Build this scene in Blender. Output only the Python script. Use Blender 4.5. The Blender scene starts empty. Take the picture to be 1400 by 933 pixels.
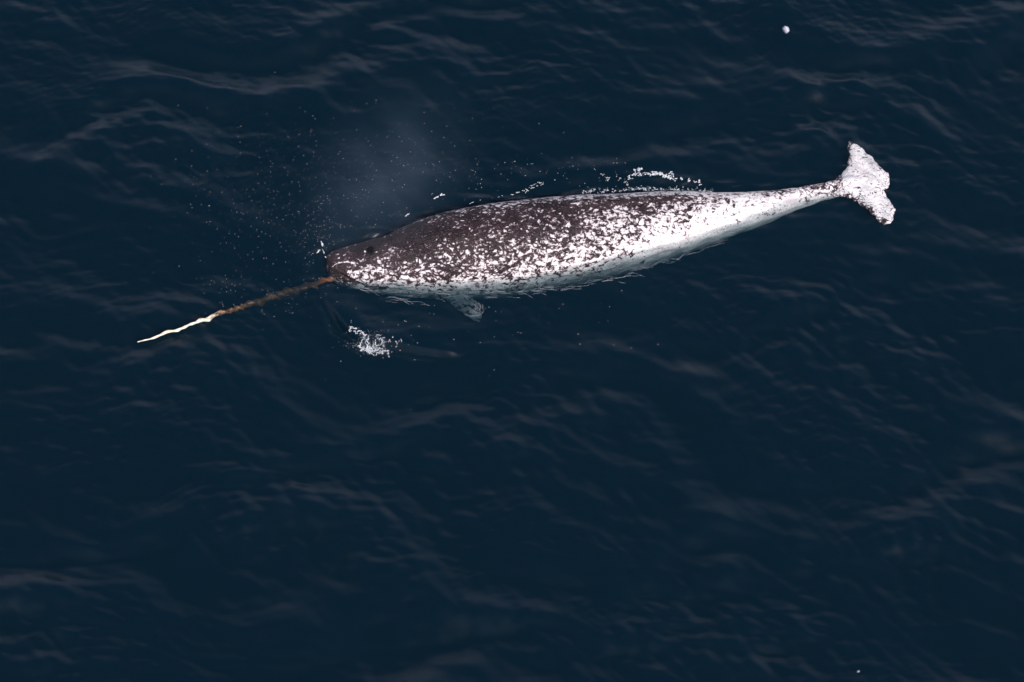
import bpy, bmesh, math, random
import numpy as np
from mathutils import Vector, Matrix, noise as mn
R = math.radians
random.seed(7); rng = np.random.default_rng(7)
S = bpy.context.scene
C = S.collection

# ------------------------------------------------------------------ camera
DEP = R(54.0); DIST = 26.0; SCALE = 8.0 / 1400.0
cam_d = bpy.data.cameras.new("camera"); cam = bpy.data.objects.new("camera", cam_d); C.objects.link(cam)
cam.location = (0, -DIST * math.cos(DEP), DIST * math.sin(DEP))
cam.rotation_euler = (math.pi / 2 - DEP, 0, 0)
cam_d.sensor_width = 36; cam_d.lens = 36 * DIST / 8.0
cam_d.clip_start = 0.5; cam_d.clip_end = 8000
S.camera = cam
EYE = Vector((0, -DIST * math.cos(DEP), DIST * math.sin(DEP)))
FWD = Vector((0, math.cos(DEP), -math.sin(DEP))); UPV = Vector((0, math.sin(DEP), math.cos(DEP)))
def P(px, py, z=0.0):
    """a point of the place, given as photograph pixel (1400x933) and real height above the water"""
    d = FWD * DIST + Vector((1, 0, 0)) * ((px - 700) * SCALE) + UPV * ((466.5 - py) * SCALE)
    t = (z - EYE.z) / d.z
    return EYE + d * t

# ------------------------------------------------------------------ sky, sun, exposure
SUN_EL, SUN_AZ = R(46), R(157)          # azimuth clockwise from +Y: sun stands behind the aircraft
w = bpy.data.worlds.new("World"); S.world = w; w.use_nodes = True
nt = w.node_tree; bg = nt.nodes['Background']
sky = nt.nodes.new('ShaderNodeTexSky'); sky.sky_type = 'NISHITA'; sky.sun_disc = False
sky.sun_elevation = SUN_EL; sky.sun_rotation = SUN_AZ
sky.air_density = 1.0; sky.dust_density = 1.5; sky.ozone_density = 1.0
# clear overhead; haze added towards the horizon to streak the water with pale reflections
def wn(kind, **kw):
    n = nt.nodes.new('ShaderNode' + kind)
    for a, b in kw.items(): setattr(n, a, b)
    return n
def wm(op, a, b):
    n = wn('Math', operation=op)
    for i, x in enumerate((a, b)):
        if isinstance(x, (int, float)): n.inputs[i].default_value = x
        else: nt.links.new(x, n.inputs[i])
    return n.outputs[0]
HAZE_L = .60
g = wn('TexCoord'); sz_ = wn('SeparateXYZ'); nt.links.new(g.outputs['Generated'], sz_.inputs[0])
clo = wn('TexNoise'); clo.inputs['Scale'].default_value = 2.6; clo.inputs['Detail'].default_value = 5.; nt.links.new(g.outputs['Generated'], clo.inputs['Vector'])
mr = wn('MapRange', interpolation_type='SMOOTHSTEP'); mr.inputs[1].default_value = .97; mr.inputs[2].default_value = .10
nt.links.new(sz_.outputs[2], mr.inputs[0])
fac = wm('ADD', wm('MULTIPLY', wm('MULTIPLY', mr.outputs[0], wm('ADD', clo.outputs[0], .5)), .68), .02)
mxw = wn('Mix', data_type='RGBA'); nt.links.new(fac, mxw.inputs[0]); nt.links.new(sky.outputs[0], mxw.inputs[6])
BGS = .09; mxw.inputs[7].default_value = (HAZE_L / BGS, HAZE_L * .98 / BGS, HAZE_L * 1.25 / BGS, 1)
nt.links.new(mxw.outputs[2], bg.inputs[0]); bg.inputs[1].default_value = BGS
sd = bpy.data.lights.new("sun", 'SUN'); sd.energy = 4.2; sd.angle = R(0.6); sd.color = (1.0, 0.955, 0.93)
sun = bpy.data.objects.new("sun", sd); C.objects.link(sun)
sdir = Vector((math.sin(SUN_AZ) * math.cos(SUN_EL), math.cos(SUN_AZ) * math.cos(SUN_EL), math.sin(SUN_EL)))
sun.rotation_euler = sdir.to_track_quat('Z', 'Y').to_euler(); sun.location = sdir * 30
S.view_settings.view_transform = 'Standard'; S.view_settings.look = 'None'
S.view_settings.exposure = 0.20; S.view_settings.gamma = 1.0
S.cycles.transparent_max_bounces = 16; S.cycles.max_bounces = 8; S.cycles.volume_bounces = 2
S.cycles.sample_clamp_indirect = 4.0

# ------------------------------------------------------------------ helpers
def tag(o, label=None, cat=None, group=None, kind=None):
    for k, v in (('label', label), ('category', cat), ('group', group), ('kind', kind)):
        if v: o[k] = v
    return o
def link(name, me, mat=None, parent=None, smooth=True):
    o = bpy.data.objects.new(name, me); C.objects.link(o)
    if mat: me.materials.append(mat)
    if parent: o.parent = parent
    if smooth and len(me.polygons): me.polygons.foreach_set('use_smooth', [True] * len(me.polygons))
    return o
def mesh_np(name, v, quads=None, polys=None):
    me = bpy.data.meshes.new(name)
    if polys is None: polys = []
    nq = 0 if quads is None else len(quads)
    loops = np.concatenate([quads.ravel() if nq else np.zeros(0, int)] + [np.array(p) for p in polys]).astype(np.int32)
    starts = list(np.arange(nq) * 4); n = nq * 4
    for p in polys: starts.append(n); n += len(p)
    me.vertices.add(len(v)); me.vertices.foreach_set('co', np.asarray(v, np.float32).ravel())
    me.loops.add(len(loops)); me.loops.foreach_set('vertex_index', loops)
    me.polygons.add(len(starts)); me.polygons.foreach_set('loop_start', np.array(starts, np.int32))
    me.update(calc_edges=True); me.validate()
    return me
class NT:
    def __init__(s, name):
        s.m = bpy.data.materials.new(name); s.m.use_nodes = True; s.t = s.m.node_tree; s.t.nodes.clear()
        s.out = s.n('OutputMaterial')
    def n(s, kind, **kw):
        nd = s.t.nodes.new('ShaderNode' + kind)
        for k, v in kw.items():
            if k.startswith('_'): setattr(nd, k[1:], v)
            else: nd.inputs[k.replace('_', ' ')].default_value = v
        return nd
    def l(s, a, b): s.t.links.new(a, b)
    def math(s, op, a, b=None, c=None, clamp=False):
        nd = s.n('Math', _operation=op, _use_clamp=clamp)
        for i, x in enumerate((a, b, c)):
            if x is None: continue
            if isinstance(x, (int, float)): nd.inputs[i].default_value = x
            else: s.l(x, nd.inputs[i])
        return nd.outputs[0]
    def mix(s, f, a, b):
        nd = s.n('Mix', _data_type='RGBA')
        for i, x in ((0, f), (6, a), (7, b)):
            if isinstance(x, (int, float)): nd.inputs[i].default_value = x
            elif isinstance(x, tuple): nd.inputs[i].default_value = (*x, 1)
            else: s.l(x, nd.inputs[i])
        return nd.outputs[2]
    def ss(s, x, lo, hi):
        nd = s.n('MapRange', _interpolation_type='SMOOTHSTEP'); nd.inputs[1].default_value = lo; nd.inputs[2].default_value = hi
        s.l(x, nd.inputs[0]); return nd.outputs[0]

# ------------------------------------------------------------------ the narwhal's spine, read off the photograph
#        px   upper  lower  z of centre
SP = [(447, 357, 377, -.050), (450, 350, 384, -.055), (458, 343, 389, -.060), (470, 338, 393, -.070), (500, 330, 400, -.080),
      (530, 321, 405, -.090), (560, 308, 409, -.095), (600, 293, 411, -.100), (650, 281, 410, -.105), (700, 273, 406, -.110),
      (750, 268, 398, -.115), (800, 264, 388, -.120), (850, 262, 375, -.120), (900, 260, 360, -.115), (950, 260, 342, -.105),
      (1000, 262, 323, -.095), (1050, 260, 304, -.085), (1100, 254, 284, -.065), (1140, 247, 271, -.055), (1165, 240, 266, -.045),
      (1185, 244, 264, -.040)]
SPX = np.array([a[0] for a in SP], float); SPU = np.array([a[1] for a in SP], float)
SPL = np.array([a[2] for a in SP], float); SPZ = np.array([a[3] for a in SP], float)
def smooth_interp(x, xs, ys):
    h = np.diff(xs); d = np.diff(ys) / h
    m = np.zeros(len(xs)); m[0] = d[0]; m[-1] = d[-1]
    for i in range(1, len(xs) - 1): m[i] = 0 if d[i-1] * d[i] <= 0 else 2 * d[i-1] * d[i] / (d[i-1] + d[i])
    x = np.clip(x, xs[0], xs[-1]); i = np.clip(np.searchsorted(xs, x) - 1, 0, len(xs) - 2)
    t = (x - xs[i]) / h[i]
    return ((2*t**3-3*t**2+1)*ys[i] + (t**3-2*t**2+t)*h[i]*m[i] + (-2*t**3+3*t**2)*ys[i+1] + (t**3-t**2)*h[i]*m[i+1])
NS = 150
sx = np.concatenate([[447, 447.6, 448.5, 450, 452, 455], np.linspace(458, 1185, NS)])
su = smooth_interp(sx, SPX, SPU); sl = smooth_interp(sx, SPX, SPL); sz = smooth_interp(sx, SPX, SPZ)
ctr = np.array([P(x, (u + l) / 2, z) for x, u, l, z in zip(sx, su, sl, sz)])
rad = (sl - su) / 2 * SCALE
rad[:3] *= (.55, .75, .9)
tan = np.gradient(ctr, axis=0); tan[:, 2] = 0; tan /= np.linalg.norm(tan, axis=1)[:, None]
lat = np.stack([-tan[:, 1], tan[:, 0], np.zeros(len(tan))], 1)   # towards the far side (animal's right)
DORSAL = R(77)
def ring_point(i, th, k=1.0):
    px = sx[i]; r = rad[i] * k
    dphi = (th - DORSAL + math.pi) % (2 * math.pi) - math.pi
    ridge = .022 * math.exp(-(dphi / .11) ** 2) * max(0, 1 - ((px - 850) / 120.) ** 2)
    # tail stock keel
    keel = .10 * max(0, min(1, (px - 1020) / 100)) * abs(math.cos(dphi)) ** 4
    r = r * (1 + keel * .6) + ridge
    # head: slight melon bulge, neck crease behind the blowhole
    r *= 1 - .02 * math.exp(-((px - 535) / 14.) ** 2) * (1 if abs(dphi) < 1.3 else 0)
    return ctr[i] + r * (math.cos(th) * lat[i] + math.sin(th) * np.array([0, 0, 1.]))
M_ = 64
bv = []; bq = []
for i in range(len(sx)):
    for j in range(M_): bv.append(ring_point(i, 2 * math.pi * j / M_))
for i in range(len(sx) - 1):
    for j in range(M_): bq.append((i*M_+j, i*M_+(j+1) % M_, (i+1)*M_+(j+1) % M_, (i+1)*M_+j))
caps = [list(range(M_))[::-1], [(len(sx)-1)*M_+j for j in range(M_)]]
body_me = mesh_np('narwhal_hull', np.array(bv), np.array(bq), caps)

def slab(outline, zf, thick, step=.012):
    """a fin: outline (list of xy), mid-surface height zf(x,y), thickness tapering to its rim"""
    o = np.array(outline); x0, y0 = o.min(0) - step; x1, y1 = o.max(0) + step
    xs = np.arange(x0, x1, step); ys = np.arange(y0, y1, step)
    X, Y = np.meshgrid(xs, ys, indexing='ij')
    ins = np.zeros(X.shape, bool); dist = np.full(X.shape, 9.)
    n = len(o)
    for k in range(n):
        a, b = o[k], o[(k+1) % n]
        cond = ((a[1] > Y) != (b[1] > Y)) & (X < (b[0]-a[0]) * (Y-a[1]) / (b[1]-a[1] + 1e-12) + a[0])
        ins ^= cond
        ab = b - a; t = np.clip(((X-a[0])*ab[0] + (Y-a[1])*ab[1]) / (ab @ ab + 1e-12), 0, 1)
        dist = np.minimum(dist, np.hypot(X - a[0] - t*ab[0], Y - a[1] - t*ab[1]))
    d = np.where(ins, dist, -dist)
    T = np.where(d > -step, thick * np.sqrt(np.clip((d + step * .8) / .10, 0.02, 1)), 0)
    idx = -np.ones(X.shape, int); keep = d > -step * .7; idx[keep] = np.arange(keep.sum())
    Z = zf(X, Y); nv = keep.sum()
    top = np.stack([X[keep], Y[keep], (Z + T)[keep]], 1); bot = np.stack([X[keep], Y[keep], (Z - T)[keep]], 1)
    q = []; edge = {}
    for i in range(X.shape[0]-1):
        for j in range(X.shape[1]-1):
            a = (idx[i, j], idx[i+1, j], idx[i+1, j+1], idx[i, j+1])
            if min(a) < 0: continue
            q.append(a); q.append(tuple(v + nv for v in a[::-1]))
            for k in range(4):
                e = (a[k], a[(k+1) % 4]); edge[e] = 1
    for (a, b) in list(edge):
        if (b, a) not in edge: q.append((b, a, a + nv, b + nv))
    return mesh_np('fin', np.vstack([top, bot]), np.array(q))

fl_px = [(1128, 250), (1146, 243), (1157, 230), (1160, 216), (1158, 204), (1160, 193), (1168, 196), (1180, 205), (1192, 216),
         (1203, 229), (1214, 238), (1217, 247), (1215, 256), (1206, 261), (1213, 270), (1220, 281), (1223, 294), (1220, 306),
         (1210, 308), (1200, 302), (1188, 290), (1176, 280), (1162, 272), (1148, 268), (1130, 268)]
FZ = -.014
def ragged(pts, amp, step=3.):
    out = []
    for (x0, y0), (x1, y1) in zip(pts, pts[1:] + pts[:1]):
        n = max(1, int(math.hypot(x1 - x0, y1 - y0) / step))
        for i in range(n):
            x = x0 + (x1-x0)*i/n; y = y0 + (y1-y0)*i/n; v = Vector((x * .16, y * .16, 0))
            out.append((x + amp * mn.noise(v), y + amp * mn.noise(v + Vector((9, 4, 2)))))
    return out
fl_px = ragged(fl_px, 3.6)
fl_xy = [tuple(P(x, y, FZ)[:2]) for x, y in fl_px]
fc = P(1190, 252, FZ)
def fluke_z(X, Y):
    r = np.hypot(X - fc.x, Y - fc.y)
    return FZ + .020 * np.exp(-(r / .16) ** 2) + .05 * np.clip(r - .28, 0, 1) + .008 * np.sin(X * 31 + Y * 17) * np.sin(Y * 23)
flk = slab(fl_xy, fluke_z, .022, .011)
# near (left) flipper, reaching down and out into the water; and its twin on the far side
pf_px = [(600, 396), (610, 410), (622, 421), (636, 431), (648, 439), (656, 441), (659, 434), (657, 424), (651, 413), (643, 403), (637, 392), (627, 382), (606, 384)]
PZ = -.23
pf_xy = [tuple(P(x, y, PZ)[:2]) for x, y in pf_px]
pr = P(625, 392, PZ)
flp = slab(pf_xy, lambda X, Y: PZ + .02 - .10 * np.clip((pr.y - Y), -.3, .4) + .12 * np.clip(pr.y - Y - .16, 0, 1), .028, .012)
mid = ctr[int(np.argmin(abs(sx - 620)))]; tm = lat[int(np.argmin(abs(sx - 620)))][:2]
pf2 = []
for x, y in pf_xy:
    v = np.array([x, y]) - mid[:2]; v = v - 2 * (v @ tm) * tm; pf2.append(tuple(v + mid[:2]))
flp2 = slab(pf2, lambda X, Y: PZ - .12 + 0 * X, .028, .012)

tmp = []
for me in (body_me, flk, flp, flp2):
    o = bpy.data.objects.new('tmp', me); C.objects.link(o); tmp.append(o)
bm = bmesh.new()
for o in tmp: bm.from_mesh(o.data)
alls = bpy.data.meshes.new('all'); bm.to_mesh(alls); bm.free()
for o in tmp: bpy.data.objects.remove(o)
to = bpy.data.objects.new('tmp', alls); C.objects.link(to)
md = to.modifiers.new('r', 'REMESH'); md.mode = 'VOXEL'; md.voxel_size = .0085; md.adaptivity = 0
md = to.modifiers.new('s', 'SMOOTH'); md.iterations = 3; md.factor = .5
dg = bpy.context.evaluated_depsgraph_get()
nb = bpy.data.meshes.new_from_object(to.evaluated_get(dg)); bpy.data.objects.remove(to)
nb.name = 'narwhal_body'

# per-vertex pigment balance (share of white), from where the vertex sits on the animal
V = np.empty(len(nb.vertices) * 3, np.float32); nb.vertices.foreach_get('co', V); V = V.reshape(-1, 3).astype(float)
order = np.argsort(ctr[:, 0]); cx = ctr[order, 0]
def at_x(arr): return np.interp(V[:, 0], cx, arr[order])
along = ctr[:, 0]
# project on spine iteratively: x of nearest spine point
xq = V[:, 0].copy()
for _ in range(4):
    c0 = np.stack([np.interp(xq, cx, ctr[order, k]) for k in range(3)], 1)
    t0 = np.stack([np.interp(xq, cx, tan[order, k]) for k in range(2)], 1)
    xq += ((V[:, :2] - c0[:, :2]) * t0).sum(1) * t0[:, 0]
c0 = np.stack([np.interp(xq, cx, ctr[order, k]) for k in range(3)], 1)
l0 = np.stack([np.interp(xq, cx, lat[order, k]) for k in range(2)], 1)
ly = ((V[:, :2] - c0[:, :2]) * l0).sum(1); lz = V[:, 2] - c0[:, 2]
th = np.degrees(np.arctan2(lz, ly)); phi = (th - math.degrees(DORSAL) + 180) % 360 - 180
pxv = np.interp(xq, cx, sx[order])
T_phi = np.array([-180, -90, -40, -15, -5, 5, 20, 45, 70, 90, 105, 140, 180.])
T_x = np.array([445, 470, 500, 540, 600, 700, 800, 880, 950, 1010, 1080, 1150, 1200.])
T = np.array([
 [.4, .3, .25, .12, .08, .08, .08, .10, .12, .18, .25, .35, .4],
 [.5, .3, .15, .08, .05, .05, .06, .12, .20, .30, .40, .6, .5],
 [.7, .4, .12, .06, .03, .03, .07, .20, .52, .66, .72, .8, .7],
 [.8, .5, .10, .05, .02, .02, .05, .12, .30, .62, .80, .9, .8],
 [.9, .6, .28, .14, .07, .06, .09, .15, .38, .66, .80, .92, .9],
 [.95, .7, .58, .38, .16, .12, .15, .27, .50, .68, .78, .94, .95],
 [1, .8, .72, .52, .14, .10, .27, .52, .64, .74, .90, 1, 1],
 [1, .9, .82, .65, .16, .10, .40, .72, .88, .95, 1, 1, 1],
 [1, .95, .88, .80, .30, .22, .60, .84, .92, .96, 1, 1, 1],
 [1, .95, .92, .85, .78, .80, .88, .95, .98, 1, 1, 1, 1],
 [1, .9, .70, .52, .50, .54, .66, .82, .90, .96, 1, 1, 1],
 [1, .85, .56, .56, .60, .64, .70, .70, .76, .84, .92, 1, 1],
 [1, .9, .8, .8, .82, .84, .86, .88, .9, .9, .95, 1, 1]])
ix = np.clip(np.searchsorted(T_x, pxv) - 1, 0, len(T_x) - 2); fx = np.clip((pxv - T_x[ix]) / (T_x[ix+1] - T_x[ix]), 0, 1)
ip = np.clip(np.searchsorted(T_phi, phi) - 1, 0, len(T_phi) - 2); fp = (phi - T_phi[ip]) / (T_phi[ip+1] - T_phi[ip])
W = (T[ix, ip]*(1-fp) + T[ix, ip+1]*fp)*(1-fx) + (T[ix+1, ip]*(1-fp) + T[ix+1, ip+1]*fp)*fx
# flukes and flippers
def pdist(pts):
    g = np.full(len(V), 9.)
    for a, b in zip(pts[:-1], pts[1:]):
        a = np.array(a); b = np.array(b); ab = b - a; t = np.clip(((V[:, :2] - a) @ ab) / (ab @ ab), 0, 1)
        g = np.minimum(g, np.linalg.norm(V[:, :2] - a - t[:, None] * ab, axis=1))
    return g
ld = lambda l: [tuple(P(x, y, FZ)[:2]) for x, y in l]
lead = np.minimum(pdist(ld([(1157, 230), (1160, 216), (1158, 204), (1160, 193), (1168, 196)])), pdist(ld([(1150, 268), (1162, 272), (1176, 280), (1188, 290), (1200, 302), (1210, 308)])))
edge_ = pdist(fl_xy[3:] + fl_xy[:1])
W = np.where(V[:, 0] > P(1152, 250)[0], .99 - .55 * np.exp(-(lead / .022) ** 2), W)
flip_ = (np.hypot(V[:, 0] - pr.x, V[:, 1] - pr.y) < .34) & (lz < -.02) & (np.hypot(ly, lz) > np.interp(xq, cx, rad[order]) * 1.04)
W = np.where(flip_, .68, W)
Wc = np.clip(W, .004, .996); probit = np.log(Wc / (1 - Wc)) / 1.5
# dents: blowhole, mouth line, skin folds
nrm = np.empty(len(V) * 3, np.float32); nb.vertices.foreach_get('normal', nrm); nrm = nrm.reshape(-1, 3)
i_b = int(np.argmin(abs(sx - 509)))
bh = ctr[i_b] + rad[i_b] * (math.cos(R(88)) * lat[i_b] + math.sin(R(88)) * np.array([0, 0, 1.]))
db = V - bh; a_ = (db[:, :2] * tan[i_b, :2]).sum(1); b_ = (db[:, :2] * lat[i_b, :2]).sum(1)
disp = np.zeros(len(V)); upn = nrm[:, 2] > 0
disp += np.where(upn, -.030 * np.exp(-((a_ + .2 * b_) / .020) ** 2 - (b_ / .030) ** 2), 0)
disp += np.where(upn, .012 * np.exp(-((a_ + .045) / .020) ** 2 - (b_ / .05) ** 2), 0)
def line_dent(pts, depth, wd):
    """a groove along a polyline given on the near flank as (px, phi)"""
    g = np.zeros(len(V))
    for (x0, p0), (x1, p1) in zip(pts[:-1], pts[1:]):
        A = np.array([x0, p0 * .45]); B = np.array([x1, p1 * .45]); Q = np.stack([pxv, phi * .45], 1)
        ab = B - A; t = np.clip(((Q - A) @ ab) / (ab @ ab), 0, 1); d = np.linalg.norm(Q - A - t[:, None] * ab, axis=1)
        g = np.maximum(g, np.exp(-(d / wd) ** 2))
    return -depth * g, g
m_d, m_g = line_dent([(452, 82), (462, 70), (474, 78), (487, 92), (500, 104), (513, 106), (524, 102)], .010, 2.2)
disp += m_d
f_d, f_g = line_dent([(453, 46), (458, 38), (470, 33), (484, 40)], .006, 1.6)
disp += f_d
g_d, g_g = line_dent([(463, 66), (474, 74), (486, 88)], .008, 2.4)       # lip fold above the mouth line
disp -= g_d
h_d, h_g = line_dent([(520, 60), (532, 30), (536, 5), (530, -20)], .007, 3.5)  # neck crease
disp += h_d
r_d, r_g = line_dent([(782, 3), (820, -3), (862, -5)], .008, 1.5)         # raised crest of the dorsal ridge, its highlight painted pale in the pigment
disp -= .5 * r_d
V2 = V + nrm * disp[:, None]
for k, (a, s1) in enumerate(((.006, 3.1), (.0025, 9.))):
    V2 += nrm * (a * np.array([mn.noise(Vector(v) * s1) for v in V]))[:, None]
wet = np.clip(-(V[:, 2]) / .05, 0, 1) * (pxv < 1183) * (pxv > 462)
sub = np.where(wet > 0)[0]
for i in sub:
    v = V[i]; V2[i] += nrm[i] * (wet[i] * .013 * mn.noise(Vector((v[0] * 7, v[1] * 24 - v[0] * 4, v[2] * 24))))
probit = probit + 1.5 * r_g * (r_g > .4) - 2.2 * m_g * (m_g > .3) - 2.5 * np.exp(-(a_ / .03) ** 2 - (b_ / .035) ** 2) * upn + 2.2 * np.exp(-((f_g - 1) / .3) ** 2) * (f_g > .5) + 2.6 * np.exp(-((a_ + .040) / .010) ** 2 - ((b_ + .01) / .022) ** 2) * upn  # lit edge of the blowhole lip and ridge highlight painted into the pigment
nb.vertices.foreach_set('co', V2.astype(np.float32).ravel())
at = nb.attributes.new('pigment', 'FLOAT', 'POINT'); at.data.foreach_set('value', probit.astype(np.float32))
swirl = np.clip((pxv - 1085) / 50, 0, 1) * (1 + .9 * np.exp(-(edge_ / .045) ** 2) * (V[:, 0] > P(1156, 250)[0]))
at = nb.attributes.new('swirl', 'FLOAT', 'POINT'); at.data.foreach_set('value', swirl.astype(np.float32))
at = nb.attributes.new('along', 'FLOAT', 'POINT'); at.data.foreach_set('value', ((pxv - 447) / 750).astype(np.float32))
nb.update()

# --- skin
k = NT('narwhal_skin')
tc = k.n('TexCoord'); mp = k.n('Mapping'); mp.inputs['Rotation'].default_value = (0, 0, R(-9)); k.l(tc.outputs['Object'], mp.inputs[0])
mp.inputs['Scale'].default_value = (.78, 1.0, 1.0)
pg = k.n('Attribute', _attribute_name='pigment').outputs['Fac']
al = k.n('Attribute', _attribute_name='along').outputs['Fac']
wrp = k.n('TexNoise', Scale=9., Detail=2.); k.l(mp.outputs[0], wrp.inputs['Vector'])
va = k.n('VectorMath', _operation='MULTIPLY_ADD'); k.l(wrp.outputs['Color'], va.inputs[0]); va.inputs[1].default_value = (.07,) * 3; k.l(mp.outputs[0], va.inputs[2])
n1 = k.n('TexNoise', Scale=27., Detail=4., Roughness=.62, Distortion=.5); k.l(va.outputs[0], n1.inputs['Vector'])
n2 = k.n('TexNoise', Scale=64., Detail=3., Roughness=.6, Distortion=.5); k.l(va.outputs[0], n2.inputs['Vector'])
vo = k.n('TexVoronoi', Scale=33., Randomness=1.); k.l(va.outputs[0], vo.inputs['Vector'])
a1 = k.math('MULTIPLY', k.math('SUBTRACT', n1.outputs[0], .5), 6.0)
a2 = k.math('MULTIPLY', k.math('SUBTRACT', n2.outputs[0], .5), 8.5)
a3 = k.math('MULTIPLY', k.math('SUBTRACT', .42, vo.outputs[0]), 3.6)
n3 = k.n('TexNoise', Scale=7., Detail=4.); k.l(mp.outputs[0], n3.inputs['Vector'])
sm = k.math('ADD', k.math('ADD', k.math('ADD', a1, a2), a3), k.math('MULTIPLY', k.math('SUBTRACT', n3.outputs[0], .5), 3.5))
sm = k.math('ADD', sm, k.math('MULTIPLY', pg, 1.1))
big_ = k.n('TexVoronoi', Scale=15., Randomness=1.); k.l(va.outputs[0], big_.inputs['Vector'])
bsx = k.n('SeparateXYZ'); k.l(big_.outputs['Color'], bsx.inputs[0])
blot = k.math('MULTIPLY', k.ss(k.math('ADD', big_.outputs['Distance'], k.math('MULTIPLY', n2.outputs[0], .5)), .62, .44), k.ss(bsx.outputs[0], .45, .60))
sm = k.math('ADD', sm, k.math('MULTIPLY', k.math('MULTIPLY', blot, k.ss(pg, -1.5, -.4)), 2.0))
sm = k.math('SUBTRACT', sm, k.math('MULTIPLY', k.math('MULTIPLY', k.ss(bsx.outputs[1], .78, .86), k.ss(big_.outputs['Distance'], .45, .2)), 1.6))
spk = k.n('TexVoronoi', Scale=48., Randomness=1.); k.l(va.outputs[0], spk.inputs['Vector'])
sm = k.math('SUBTRACT', sm, k.math('MULTIPLY', k.ss(k.math('ADD', spk.outputs[0], k.math('MULTIPLY', n2.outputs[0], .5)), .47, .34), k.math('MULTIPLY', k.math('SUBTRACT', 1.0, k.n('Attribute', _attribute_name='swirl').outputs['Fac'], clamp=True), 3.2)))
swv = k.n('Attribute', _attribute_name='swirl').outputs['Fac']
sw = k.n('TexNoise', Scale=9., Detail=2., Distortion=2.6); k.l(mp.outputs[0], sw.inputs['Vector'])
swl = k.ss(k.math('ABSOLUTE', k.math('SUBTRACT', sw.outputs[0], .47)), .036, .010)
sm = k.math('SUBTRACT', sm, k.math('MULTIPLY', k.math('MULTIPLY', swl, swv), 3.0))  # dark lines painting the swirl of refraction through rippled water
msk = k.ss(sm, -.60, .80)
n4 = k.n('TexNoise', Scale=150., Detail=3.); k.l(mp.outputs[0], n4.inputs['Vector'])
n5 = k.n('TexNoise', Scale=70., Detail=5., Roughness=.7, Distortion=.8); k.l(mp.outputs[0], n5.inputs['Vector'])
dark = k.mix(k.ss(n3.outputs[0], .35, .65), (.010, .006, .007), (.030, .018, .020))
dark = k.mix(k.ss(n5.outputs[0], .50, .68), dark, (.075, .048, .052))
dark = k.mix(k.ss(n5.outputs[0], .47, .36), dark, (.006, .004, .005))
dark = k.mix(k.ss(n4.outputs[0], .55, .8), dark, (.065, .042, .048))
dark = k.mix(k.ss(n2.outputs[0], .56, .74), dark, (.075, .045, .052))
dark = k.mix(k.ss(sm, -1.0, -.25), dark, (.17, .115, .13))
lite = k.mix(k.ss(n4.outputs[0], .3, .7), (.56, .51, .52), (.82, .78, .78))
lite = k.mix(k.ss(n5.outputs[0], .52, .66), lite, (.52, .44, .46))
lite = k.mix(k.ss(n2.outputs[0], .52, .36), lite, (.86, .83, .835))
lite = k.mix(k.ss(n3.outputs[0], .62, .75), lite, (.60, .50, .52))
col = k.mix(msk, dark, lite)
pb = k.n('BsdfPrincipled', Roughness=.45); k.l(col, pb.inputs['Base Color'])
pb.inputs['Specular IOR Level'].default_value = .2
rr = k.n('MapRange'); k.l(n4.outputs[0], rr.inputs[0]); rr.inputs[3].default_value = .25; rr.inputs[4].default_value = .6; k.l(rr.outputs[0], pb.inputs['Roughness'])
bp = k.n('Bump', Strength=.7, Distance=.008); k.l(k.math('ADD', n4.outputs[0], k.math('MULTIPLY', n2.outputs[0], 1.4)), bp.inputs['Height']); k.l(bp.outputs[0], pb.inputs['Normal'])
k.l(pb.outputs[0], k.out.inputs[0]); SKIN = k.m

whale = bpy.data.objects.new('narwhal', None); C.objects.link(whale); whale.location = P(700, 340, 0)
tag(whale, 'mottled dark and white narwhal swimming at the surface with a long tusk', 'narwhal')
whale_off = whale.location.copy()
def part(name, me, mat, parent=whale):
    me.transform(Matrix.Translation(-whale_off)); return link(name, me, mat, parent)
body = part('body', nb, SKIN)

def simple(name, col, rough=.5, spec=.5, bump=0, bs=80, col2=None, cs=10., sss=0):
    k = NT(name); pb = k.n('BsdfPrincipled', Roughness=rough); pb.inputs['Specular IOR Level'].default_value = spec
    tc = k.n('TexCoord')
    if col2:
        n = k.n('TexNoise', Scale=cs, Detail=4.); k.l(tc.outputs['Object'], n.inputs['Vector'])
        k.l(k.mix(k.ss(n.outputs[0], .35, .65), col, col2), pb.inputs['Base Color'])
    else: pb.inputs['Base Color'].default_value = (*col, 1)
    if bump:
        n = k.n('TexNoise', Scale=bs, Detail=4.); k.l(tc.outputs['Object'], n.inputs['Vector'])
        bp = k.n('Bump', Strength=bump, Distance=.004); k.l(n.outputs[0], bp.inputs['Height']); k.l(bp.outputs[0], pb.inputs['Normal'])
    k.l(pb.outputs[0], k.out.inputs[0]); return k.m

# --- blowhole (dark moist opening with a lip), eyes
def blob_mesh(rx, ry, rz, seg=16, rings=10):
    bm = bmesh.new(); bmesh.ops.create_uvsphere(bm, u_segments=seg, v_segments=rings, radius=1)
    bmesh.ops.scale(bm, vec=(rx, ry, rz), verts=bm.verts); me = bpy.data.meshes.new('m'); bm.to_mesh(me); bm.free(); return me
me = blob_mesh(.024, .034, .012)
for v in me.vertices: v.co.x += 9 * v.co.y ** 2
me.transform(Matrix.Translation(Vector(bh) + Vector((.006, -.004, .004)))); part('blowhole', me, simple('blowhole_dark', (.003, .003, .003), .9, .05))
for s, lab in ((1, None), (-1, None)):
    i_e = int(np.argmin(abs(sx - 497))); tt = DORSAL + s * R(122)
    pe = ctr[i_e] + rad[i_e] * .97 * (math.cos(tt) * lat[i_e] + math.sin(tt) * np.array([0, 0, 1.]))
    me = blob_mesh(.013, .013, .010); me.transform(Matrix.Translation(Vector(pe))); part('eye', me, simple('eye_dark', (.01, .008, .008), .12))

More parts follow.
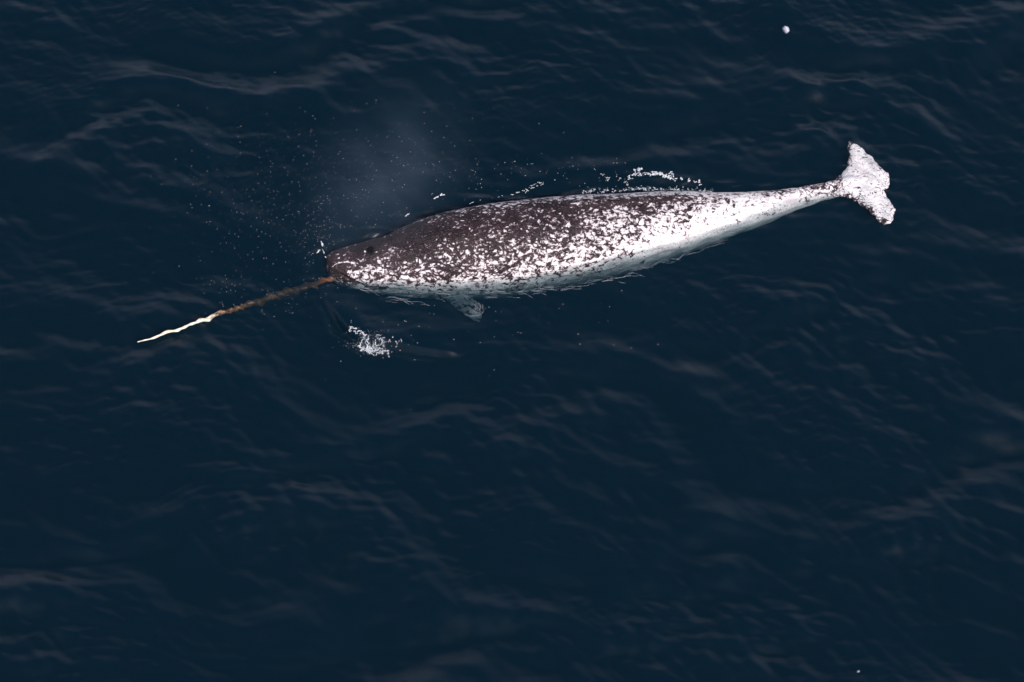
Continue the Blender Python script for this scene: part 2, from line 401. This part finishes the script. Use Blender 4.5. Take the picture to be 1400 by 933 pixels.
# --- tusk: a tapering left-handed spiral
tpx = [(464, 377, -.055, .015), (446, 383, -.065, .019), (430, 388.5, -.110, .024), (400, 398, -.155, .029), (375, 406, -.145, .030), (345, 415, -.105, .025),
       (318, 424, -.046, .017), (292, 431.5, -.004, .016), (283, 436.5, .006, .017), (262, 443, .014, .009), (245, 450.5, .022, .0105), (225, 456, .030, .0105), (206, 463.5, .036, .006), (188, 467.5, .040, .003)]
tp = np.array([list(P(a, b, c)) for a, b, c, _ in tpx]); tr = np.array([a[3] for a in tpx])
ts = np.concatenate([[0], np.cumsum(np.linalg.norm(np.diff(tp, axis=0), axis=1))]); NT_ = 420
tu = np.linspace(0, ts[-1], NT_); tv = []; tq = []
tcen = np.stack([smooth_interp(tu, ts, tp[:, k]) for k in range(3)], 1); trad = smooth_interp(tu, ts, tr)
ax = Vector(tp[-1] - tp[0]).normalized(); e1 = ax.cross(Vector((0, 0, 1))).normalized(); e2 = ax.cross(e1)
e1 = np.array(e1); e2 = np.array(e2); MT = 20
for i in range(NT_):
    ph = tu[i] / .155 * 2 * math.pi + 1.6 * mn.noise(Vector((tu[i] * 4.5, 1, 2))); wob = (.10 + .25 * mn.noise(Vector((tu[i] * 7, 5, 2)))) * trad[i]
    for j in range(MT):
        a = 2 * math.pi * j / MT
        r = trad[i] * (1 + .20 * math.cos(2 * (a - ph)) + .07 * math.cos(5 * (a - ph)) - .10 * max(0, math.cos(3 * (a - ph) + 1)) ** 6)
        c = tcen[i] + wob * 2.4 * (math.cos(ph) * e1 + math.sin(ph) * e2)
        tv.append(c + r * (math.cos(a) * e1 + math.sin(a) * e2))
for i in range(NT_ - 1):
    for j in range(MT): tq.append((i*MT+j, (i+1)*MT+j, (i+1)*MT+(j+1) % MT, i*MT+(j+1) % MT))
tme = mesh_np('tusk', np.array(tv), np.array(tq), [list(range(MT)), [(NT_-1)*MT+j for j in range(MT)][::-1]])
a = tme.attributes.new('along', 'FLOAT', 'POINT'); a.data.foreach_set('value', np.repeat(tu / tu[-1], MT).astype(np.float32))
gr = []
for i in range(NT_):
    ph = tu[i] / .155 * 2 * math.pi + 1.6 * mn.noise(Vector((tu[i] * 4.5, 1, 2)))
    for j in range(MT): gr.append(max(0, math.cos(3 * (2*math.pi*j/MT - ph) + 1)) ** 4)
a = tme.attributes.new('groove', 'FLOAT', 'POINT'); a.data.foreach_set('value', gr)
k = NT('tusk_ivory'); tc = k.n('TexCoord'); al = k.n('Attribute', _attribute_name='along').outputs['Fac']
gv = k.n('Attribute', _attribute_name='groove').outputs['Fac']
n = k.n('TexNoise', Scale=30., Detail=5.); k.l(tc.outputs['Object'], n.inputs['Vector'])
f = k.ss(k.math('ADD', al, k.math('MULTIPLY', k.math('SUBTRACT', n.outputs[0], .5), .25)), .58, .70)
br = k.mix(k.ss(n.outputs[0], .35, .65), (.07, .034, .015), (.17, .080, .032))
iv = k.mix(k.math('MULTIPLY', gv, .75), (.78, .73, .58), (.30, .21, .10))
br = k.mix(k.ss(al, .13, .06), br, (.20, .07, .027))
pb = k.n('BsdfPrincipled', Roughness=.4); k.l(k.mix(f, br, iv), pb.inputs['Base Color'])
bp = k.n('Bump', Strength=.4, Distance=.004); k.l(n.outputs[0], bp.inputs['Height']); k.l(bp.outputs[0], pb.inputs['Normal'])
k.l(pb.outputs[0], k.out.inputs[0]); part('tusk', tme, k.m)

# ------------------------------------------------------------------ water: one closed body of sea, surface modelled as waves
def axis(lo, hi, step, far):
    core = np.arange(lo, hi + step, step); out = []; s = step; x = hi
    while x < far:
        s = min(s * 1.06, .085) if x < hi + 7 else s * 1.3
        x += s; out.append(x)
    neg = [lo - (v - hi) for v in out]
    return np.concatenate([neg[::-1], core, out])
STEP = .0095
YLO, YHI = P(700, 933)[1] - .25, P(700, 0)[1] + .25
gx = axis(-4.75, 4.75, STEP, 3500); gy = axis(YLO, YHI, STEP, 3500)
X, Y = np.meshgrid(gx, gy, indexing='ij')
def near(X, Y):
    """signed distance to the animal's outline on the water plane (2-D)"""
    d = np.full(X.shape, 9.)
    for i in range(0, len(sx) - 3, 3):
        j = min(i + 3, len(sx) - 1); a = ctr[i, :2]; b = ctr[j, :2]; ab = b - a
        t = np.clip(((X-a[0])*ab[0] + (Y-a[1])*ab[1]) / (ab @ ab), 0, 1)
        dd = np.hypot(X - a[0] - t*ab[0], Y - a[1] - t*ab[1]) - (rad[i]*(1-t) + rad[j]*t)
        d = np.minimum(d, dd)
    return d
def waves(X, Y, n, lmin, lmax, amp, expo, spread, seed, mean=R(-108), warp=None):
    r = np.random.default_rng(seed); h = np.zeros_like(X)
    for _ in range(n):
        L = lmin * (lmax / lmin) ** r.random(); th = mean + r.normal() * spread + (math.pi if r.random() < .2 else 0)
        kx, ky = math.cos(th) * 2*math.pi/L, math.sin(th) * 2*math.pi/L
        p = kx * X + ky * Y + r.random() * 2*math.pi
        if warp is not None: p = p + warp * (1.2 + r.random())
        h += amp * (L / lmax) ** expo * r.normal() * np.sin(p)
    return h
def height(X, Y):
    lo = waves(X, Y, 8, 1.2, 4., 1., .3, 1.2, 3)                          # slow field used for patchiness and warping
    lo2 = waves(X, Y, 8, .8, 3., 1., .3, 1.2, 4)
    big = waves(X, Y, 14, 1.0, 3.2, .021, 1.1, R(17), 11, warp=lo * .35, mean=R(-114))
    midw = waves(X, Y, 40, .20, .9, .0040, 1.1, R(27), 12, mean=R(-112), warp=lo * .5)
    patch = 1 / (1 + np.exp(-lo * 1.1)); patch2 = 1 / (1 + np.exp(-lo2 * 1.1))
    small = waves(X, Y, 34, .09, .28, .00115, 1.0, R(32), 13, warp=lo2 * .9)
    tiny = waves(X, Y, 22, .04, .09, .00036, 1., R(45), 14, warp=lo2 * 1.5)
    # crests sharper than troughs
    m = big + midw * (.66 + .55 * patch); m = m + 1.3 * (np.maximum(m, 0) ** 2)
    out = np.maximum(np.abs(X) - 4.75, np.maximum(Y - YHI, YLO - Y)); far = lambda a, b: 1 - np.clip((out - a) / (b - a), 0, 1)   # only waves the mesh can carry
    return m * far(5, 30) + small * (.55 + 1.2 * patch * patch2) * far(.4, 3.5) + tiny * (.4 + 1.0 * patch2) * far(0, .6)
H = height(X, Y)
# the steepest little faces slump, as on a real calm sea
for _ in range(3):
    gx_, gy_ = np.gradient(H, gx, gy); g_ = np.hypot(gx_, gy_); wgt = np.clip((g_ - .27) / .12, 0, 1)
    for _k in range(3): wgt[1:-1, 1:-1] = np.maximum(wgt[1:-1, 1:-1], .25 * (wgt[2:, 1:-1] + wgt[:-2, 1:-1] + wgt[1:-1, 2:] + wgt[1:-1, :-2]))
    B = H.copy()
    for _k in range(5): B[1:-1, 1:-1] = .2 * (B[1:-1, 1:-1] + B[2:, 1:-1] + B[:-2, 1:-1] + B[1:-1, 2:] + B[1:-1, :-2])
    H = H * (1 - wgt) + B * wgt
dn = near(X, Y)
calm = .30 + .70 / (1 + np.exp(-(dn - .25) / .12))
H = H * calm
def polyd(X, Y, pts):
    d = np.full(X.shape, 9.); side = np.zeros_like(X); tt = np.zeros_like(X); n = len(pts) - 1
    for i in range(n):
        a, b = pts[i], pts[i+1]; ab = b - a
        t = np.clip(((X-a[0])*ab[0] + (Y-a[1])*ab[1]) / (ab @ ab), 0, 1)
        ex, ey = X - a[0] - t*ab[0], Y - a[1] - t*ab[1]; dd = np.hypot(ex, ey)
        s = np.sign(ab[0]*ey - ab[1]*ex); m = dd < d
        d = np.where(m, dd, d); side = np.where(m, s, side); tt = np.where(m, (i + t) / n, tt)
    return d * side, tt
def xy(l): return [np.array(P(a, b)[:2]) for a, b in l]
# bow wave curling off the snout on the near side, steep outside and smooth inside
bow = xy([(436, 392), (452, 415), (466, 436), (476, 449), (490, 459), (510, 466), (532, 470), (556, 475), (590, 481), (640, 486)])
d, t = polyd(X, Y, bow); env = np.sin(np.clip(t, 0, 1) * math.pi) ** .8
prof = np.where(d > 0, np.exp(-(d / .16) ** 2), np.exp(-(d / .028) ** 2))
H = H + .068 * env * prof - .030 * env * np.exp(-((d + .06) / .035) ** 2)
# the same on the far side: shallow ring ahead of the snout, and the hump that breaks behind the ridge
ring = xy([(440, 300), (424, 318), (414, 345), (418, 372), (436, 392)]); d, t = polyd(X, Y, ring)
H = H + .010 * np.sin(np.clip(t, 0, 1) * math.pi) * np.exp(-(d / .05) ** 2) 
hump = xy([(845, 250), (862, 243), (885, 241), (910, 243), (940, 250), (965, 256)]); d, t = polyd(X, Y, hump)
H = H + .022 * np.sin(np.clip(t, 0, 1) * math.pi) * np.exp(-(d / .05) ** 2)
# ripples that run along both flanks, over the flipper and over the flukes
def sdir_(dn, wl, ph): return np.sin(dn * 2*math.pi/wl + ph)
rip = np.exp(-(np.clip(dn, -.4, 2) / .13) ** 2) * (dn > -.35)
jit = waves(X, Y, 12, .15, .6, 1., .2, 1.5, 21)
H = H + rip * waves(X, Y, 16, .10, .30, .0042, .7, R(30), 41, mean=R(-98))
H = H + rip * .0016 * sdir_(dn, .062, jit * .9) * (.5 + .5 * np.tanh(jit)) + rip * .0007 * sdir_(dn, .034, jit * 2)
cf = P(650, 424); rf = np.hypot(X - cf.x, Y - cf.y); H = H + .0016 * np.exp(-(rf / .13) ** 2) * np.sin(rf * 2*math.pi/.042 + jit)
cf = P(1190, 255); rf = np.hypot(X - cf.x, Y - cf.y); H = H + np.exp(-(rf / .42) ** 2) * waves(X, Y, 24, .05, .16, .0022, .8, R(70), 31, mean=R(-60))
cf = P(375, 406); rf = np.hypot((X - cf.x) * .4, Y - cf.y); H = H + np.exp(-(rf / .14) ** 2) * waves(X, Y, 14, .045, .12, .0009, .8, R(80), 32)
fade = np.clip(1 - (np.maximum(np.abs(X), np.abs(Y)) - 30) / 60, 0, 1); H = H * fade
nx, ny = X.shape
vv = np.stack([X.ravel(), Y.ravel(), H.ravel()], 1)
I = np.arange(nx * ny).reshape(nx, ny)
qd = np.stack([I[:-1, :-1].ravel(), I[1:, :-1].ravel(), I[1:, 1:].ravel(), I[:-1, 1:].ravel()], 1)
DEEP = -80.; nb0 = len(vv)
cor = np.array([[gx[0], gy[0], DEEP], [gx[-1], gy[0], DEEP], [gx[-1], gy[-1], DEEP], [gx[0], gy[-1], DEEP]])
vv = np.vstack([vv, cor]); c_ = [nb0, nb0+1, nb0+2, nb0+3]
polys = [list(I[:, 0])[::-1] + [c_[0], c_[1]], list(I[-1, :])[::-1] + [c_[1], c_[2]], list(I[:, -1]) + [c_[2], c_[3]], list(I[0, :]) + [c_[3], c_[0]], c_[::-1]]
wme = mesh_np('water', vv, qd, polys)
water = link('water', wme, None)
tag(water, kind='structure')
k = NT('sea_water')
REFR = False
tc = k.n('TexCoord')
gl = k.n('BsdfGlossy', Roughness=.06); gl.inputs['Color'].default_value = (1, 1, 1, 1)
geo = k.n('NewGeometry')
n = k.n('TexNoise', Scale=12., Detail=6., Roughness=.66, Distortion=.6)
wmp = k.n('Mapping'); wmp.inputs['Rotation'].default_value = (0, 0, R(17)); wmp.inputs['Scale'].default_value = (.38, 1., 1.); k.l(tc.outputs['Object'], wmp.inputs[0]); k.l(wmp.outputs[0], n.inputs['Vector'])
bp = k.n('Bump', Strength=.42, Distance=.01); k.l(n.outputs[0], bp.inputs['Height'])
if REFR:
    rf_ = k.n('BsdfRefraction', Roughness=0., IOR=1.334); rf_.inputs['Color'].default_value = (1, 1, 1, 1)
else:
    rf_ = k.n('BsdfTransparent'); k.l(bp.outputs[0], gl.inputs['Normal'])
# unresolved capillary waves spread part of the mirrored sky
gl2 = k.n('BsdfGlossy', Roughness=.27); gm = k.n('MixShader', Fac=.6); k.l(gl.outputs[0], gm.inputs[1]); k.l(gl2.outputs[0], gm.inputs[2]); gl = gm
# Fresnel share of mirrored light, the same from above and from below
dt = k.n('VectorMath', _operation='DOT_PRODUCT'); k.l(bp.outputs[0], dt.inputs[0]); k.l(geo.outputs['Incoming'], dt.inputs[1])
fv = k.math('ADD', k.math('MULTIPLY', k.math('POWER', k.math('SUBTRACT', 1.0, k.math('ABSOLUTE', dt.outputs['Value'])), 5.0), .98), .02, clamp=True)
ms = k.n('MixShader'); k.l(fv, ms.inputs[0]); k.l(rf_.outputs[0], ms.inputs[1]); k.l(gl.outputs[0], ms.inputs[2])
k.l(ms.outputs[0], k.out.inputs['Surface'])
ab = k.n('VolumeAbsorption'); sc = k.n('VolumeScatter'); ad = k.n('AddShader')
# absorption coefficient = density * (1 - colour); scattering = density * colour
ABS = (6.0, 4.9, 4.6); SCA = (.032, .235, .43)
ab.inputs['Density'].default_value = 8.; ab.inputs['Color'].default_value = (*[1 - a / 8. for a in ABS], 1)
sc.inputs['Density'].default_value = 1.; sc.inputs['Color'].default_value = (*SCA, 1)
k.l(ab.outputs[0], ad.inputs[0]); k.l(sc.outputs[0], ad.inputs[1]); k.l(ad.outputs[0], k.out.inputs['Volume'])
wme.materials.append(k.m)

def sea_z(x, y):
    i = min(max(int(np.searchsorted(gx, x)) - 1, 0), nx - 2); j = min(max(int(np.searchsorted(gy, y)) - 1, 0), ny - 2)
    u = (x - gx[i]) / (gx[i+1] - gx[i]); v = (y - gy[j]) / (gy[j+1] - gy[j])
    return float((H[i, j]*(1-u) + H[i+1, j]*u)*(1-v) + (H[i, j+1]*(1-u) + H[i+1, j+1]*u)*v)

# ------------------------------------------------------------------ foam, bubbles
FOAM = simple('foam_white', (.60, .64, .68), .6, .4)
ico = bmesh.new(); bmesh.ops.create_icosphere(ico, subdivisions=1, radius=1)
ICO_V = np.array([v.co[:] for v in ico.verts]); ICO_F = np.array([[v.index for v in f.verts] for f in ico.faces]); ico.free()
def blobs(name, pts, label, cat=None, kind='stuff', flat=.5):
    """many small wet bubbles merged in one mass; pts = (x, y, z, r, stretch, angle)"""
    n = len(pts); vs = np.empty((n, 12, 3))
    for i, (x, y, z, r, st, an) in enumerate(pts):
        b = ICO_V * (1 + rng.normal(0, .12, (12, 1))) * np.array([r * st, r, r * flat])
        c, s = math.cos(an), math.sin(an)
        vs[i, :, 0] = x + b[:, 0] * c - b[:, 1] * s; vs[i, :, 1] = y + b[:, 0] * s + b[:, 1] * c; vs[i, :, 2] = z + b[:, 2]
    fs = (ICO_F[None] + (np.arange(n) * 12)[:, None, None]).reshape(-1, 3)
    me = bpy.data.meshes.new(name); me.from_pydata(vs.reshape(-1, 3).tolist(), [], fs.tolist())
    o = link(name, me, FOAM); tag(o, label, cat, kind=kind); return o
def strand(px, py, ang, n, r, out, curl=.5, step=1.2, z0=.002):
    """lacy line of foam wandering from (px, py)"""
    for i in range(n):
        p = P(px, py); out.append((p.x, p.y, sea_z(p.x, p.y) + z0, r * random.uniform(.5, 1.2), random.uniform(1, 2), ang))
        ang += random.gauss(0, curl); px += math.cos(ang) * step; py -= math.sin(ang) * step * .8
pts = []
for _ in range(30): strand(505 + abs(random.gauss(0, 14)), random.gauss(475, 4), random.uniform(0, 6.3), random.randint(6, 16), .0027, pts, .95, .9)
for _ in range(20): strand(random.gauss(500, 5), random.gauss(475, 4), random.uniform(0, 6.3), random.randint(5, 14), .0038, pts, 1.0, .8)
for _ in range(500):
    a_g = random.gauss(0, 1); strand(504 + 13 * a_g, 472 + 2.5 * a_g + random.gauss(0, 5.5), 0, 1, random.choice((.0010, .0014, .0018)), pts)
for q in range(16):
    u = q / 15; strand(479 + 22 * u + random.gauss(0, 1.5), 451 + 15 * u + random.gauss(0, 1.5), random.uniform(0, 6.3), random.randint(4, 9), .0034, pts, .7, .8)
for _ in range(26): strand(516 + abs(random.gauss(0, 16)), random.gauss(478, 4.5), random.uniform(0, 6.3), random.randint(1, 7), .0028, pts, .7, .8)
blobs('foam', pts, 'lacy white foam patch breaking off the bow wave below the head', 'foam')
pts = []
for (x0, y0, x1, y1, n, r) in ((857, 246, 872, 239, 12, .0055), (866, 234, 876, 233, 8, .006), (872, 240, 905, 241, 26, .0065), (890, 237, 912, 244, 16, .006),
                               (905, 243, 925, 249, 10, .007), (930, 247, 957, 252, 8, .007), (915, 238, 920, 240, 4, .006), (822, 240, 835, 246, 5, .004), (843, 240, 862, 258, 7, .0035), (716, 262, 738, 252, 8, .004)):
    for q in range(n):
        u = random.random()
        for _ in range(2): strand(x0 + (x1-x0)*u + random.gauss(0, 1), y0 + (y1-y0)*u + random.gauss(0, 1.3), random.uniform(-.6, .6), random.randint(1, 5), r * .6, pts, .6, .8)
blobs('foam', pts, 'broken line of white foam beyond the dorsal ridge', 'foam')
pts = []
for (x0, y0, x1, y1, n, r) in ((439, 331, 441, 336, 6, .0055), (434, 346, 436, 344, 5, .005), (440, 340, 446, 354, 9, .0032), (593, 272, 606, 267, 8, .005), (552, 297, 562, 292, 4, .004), (700, 266, 745, 252, 12, .003), (640, 280, 700, 266, 10, .0026)):
    for q in range(n):
        u = random.random(); strand(x0 + (x1-x0)*u, y0 + (y1-y0)*u + random.gauss(0, .6), math.atan2(-(y1-y0), x1-x0), random.randint(1, 3), r, pts, .3, 1.)
# thin foam arcs drawn in place of curved water glints over the near flipper
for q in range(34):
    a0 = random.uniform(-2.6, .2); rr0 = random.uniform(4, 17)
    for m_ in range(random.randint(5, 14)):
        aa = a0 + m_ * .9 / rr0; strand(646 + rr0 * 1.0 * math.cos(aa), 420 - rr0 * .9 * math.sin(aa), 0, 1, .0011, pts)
# thin white foam lines along the near flank, standing in for ripple highlights
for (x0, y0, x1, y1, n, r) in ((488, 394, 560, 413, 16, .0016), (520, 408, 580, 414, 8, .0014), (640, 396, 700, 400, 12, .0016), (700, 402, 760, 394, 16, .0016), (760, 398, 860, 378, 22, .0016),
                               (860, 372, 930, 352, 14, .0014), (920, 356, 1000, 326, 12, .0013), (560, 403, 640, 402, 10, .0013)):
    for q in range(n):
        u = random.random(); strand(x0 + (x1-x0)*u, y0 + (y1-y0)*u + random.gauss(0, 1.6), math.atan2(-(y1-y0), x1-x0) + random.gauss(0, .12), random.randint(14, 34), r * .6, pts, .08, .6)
for _ in range(120):  # finer foam lines added as highlights over the submerged flank
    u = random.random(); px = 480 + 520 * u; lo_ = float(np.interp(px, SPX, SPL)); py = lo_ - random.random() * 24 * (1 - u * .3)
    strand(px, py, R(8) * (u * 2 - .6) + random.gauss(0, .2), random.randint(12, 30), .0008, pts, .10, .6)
# water breaking over the far edge of the back
for _ in range(230):
    u = random.random(); px = 795 + 180 * u; strand(px, 261.5 - 2.5 * math.sin(u * 3.1) + random.gauss(0, 1.8), random.gauss(0, .9), random.randint(1, 5), random.choice((.0012, .0016, .0022, .0032)), pts, .8, .8)
blobs('foam', pts, 'small white flecks of foam ahead of the snout and along the far flank, with thin lines added as highlights on the near flank', 'foam')
pts = []
def bub(px, py, r):
    p = P(px, py); pts.append((p.x, p.y, sea_z(p.x, p.y) + .001, r, random.uniform(1, 1.5), random.uniform(0, 3)))
for _ in range(700): bub(random.gauss(400, 80), random.gauss(280, 60), random.choice((.0009, .0010, .0012, .0021)))
for _ in range(170): bub(random.gauss(560, 90), random.gauss(225, 40), random.choice((.0009, .0011, .0014, .0022)))
for _ in range(60): bub(random.uniform(440, 900), random.gauss(455, 28), random.choice((.0014, .002, .0026)))
for _ in range(60): bub(random.uniform(640, 860), random.gauss(235, 14), random.choice((.0014, .002, .0028)))
for _ in range(90): bub(random.gauss(436, 12), random.gauss(330, 26), random.choice((.0014, .002)))
for _ in range(60): bub(random.uniform(270, 450), random.gauss(400, 16), random.choice((.0014, .0018)))
pts = [p for p in pts if float(near(np.array([p[0]]), np.array([p[1]]))[0]) > .01 or p[1] < -.2]
blobs('bubbles', pts, 'scattered white bubbles and droplets on the water around the head', 'bubbles', flat=.8)

# ------------------------------------------------------------------ bits of ice
def ice(px, py, rx, ry, rz, z, mat, label, seed):
    bm = bmesh.new(); bmesh.ops.create_icosphere(bm, subdivisions=3, radius=1)
    for v in bm.verts:
        v.co *= 1 + .28 * mn.noise(v.co * 1.3 + Vector((seed, 0, 0))) + .08 * mn.noise(v.co * 4 + Vector((seed, 3, 0)))
        v.co = Vector((v.co.x * rx, v.co.y * ry, v.co.z * rz))
    me = bpy.data.meshes.new('ice'); bm.to_mesh(me); bm.free()
    o = link('ice_chunk', me, mat); p = P(px, py); o.location = (p.x, p.y, z); o.rotation_euler = (R(-34), 0, R(20))
    tag(o, label, 'ice', 'ice bits afloat'); return o
ICE = simple('ice_white', (.60, .58, .64), .35, .5, .3, 60, (.78, .76, .82), 40)
ice(1074.5, 39, .026, .048, .030, -.016, ICE, 'small white lump of ice afloat above the tail, half under water', 1)
ice(1173.5, 918.5, .012, .010, .008, .004, simple('ice_grey', (.22, .25, .29), .5), 'tiny grey speck of ice near the bottom edge of the view', 5)

# ------------------------------------------------------------------ breath hanging over the head
bm = bmesh.new(); bmesh.ops.create_icosphere(bm, subdivisions=4, radius=1)
me = bpy.data.meshes.new('breath'); bm.to_mesh(me); bm.free()
for v in me.vertices: v.co *= 1
o = link('breath_mist', me, None); p0 = Vector(P(446, 372, .14)); p1 = Vector(P(606, 128, .80)); cc = (p0 + p1) / 2
o.location = cc; dv = (p1 - p0); o.rotation_euler = dv.to_track_quat('X', 'Z').to_euler(); o.scale = (dv.length / 2 * 1.45, .95, .45)
tag(o, 'faint pale mist of breath drifting over the water beyond the head', 'mist', kind='stuff')
k = NT('breath_vapour'); tc = k.n('TexCoord')
sp = k.n('VectorMath', _operation='LENGTH'); k.l(tc.outputs['Object'], sp.inputs[0])
fall = k.math('POWER', k.ss(sp.outputs['Value'], 1.0, .0), 1.7)
mp = k.n('Mapping'); mp.inputs['Scale'].default_value = (2.2, 1., 1.); k.l(tc.outputs['Object'], mp.inputs[0])
n = k.n('TexNoise', Scale=2.2, Detail=3.); k.l(mp.outputs[0], n.inputs['Vector'])
dn_ = k.math('MULTIPLY', k.math('MULTIPLY', fall, k.ss(n.outputs[0], .2, .8)), .30)
pv = k.n('VolumePrincipled'); pv.inputs['Color'].default_value = (.60, .78, .98, 1); k.l(dn_, pv.inputs['Density']); k.l(pv.outputs[0], k.out.inputs['Volume'])
me.materials.append(k.m)
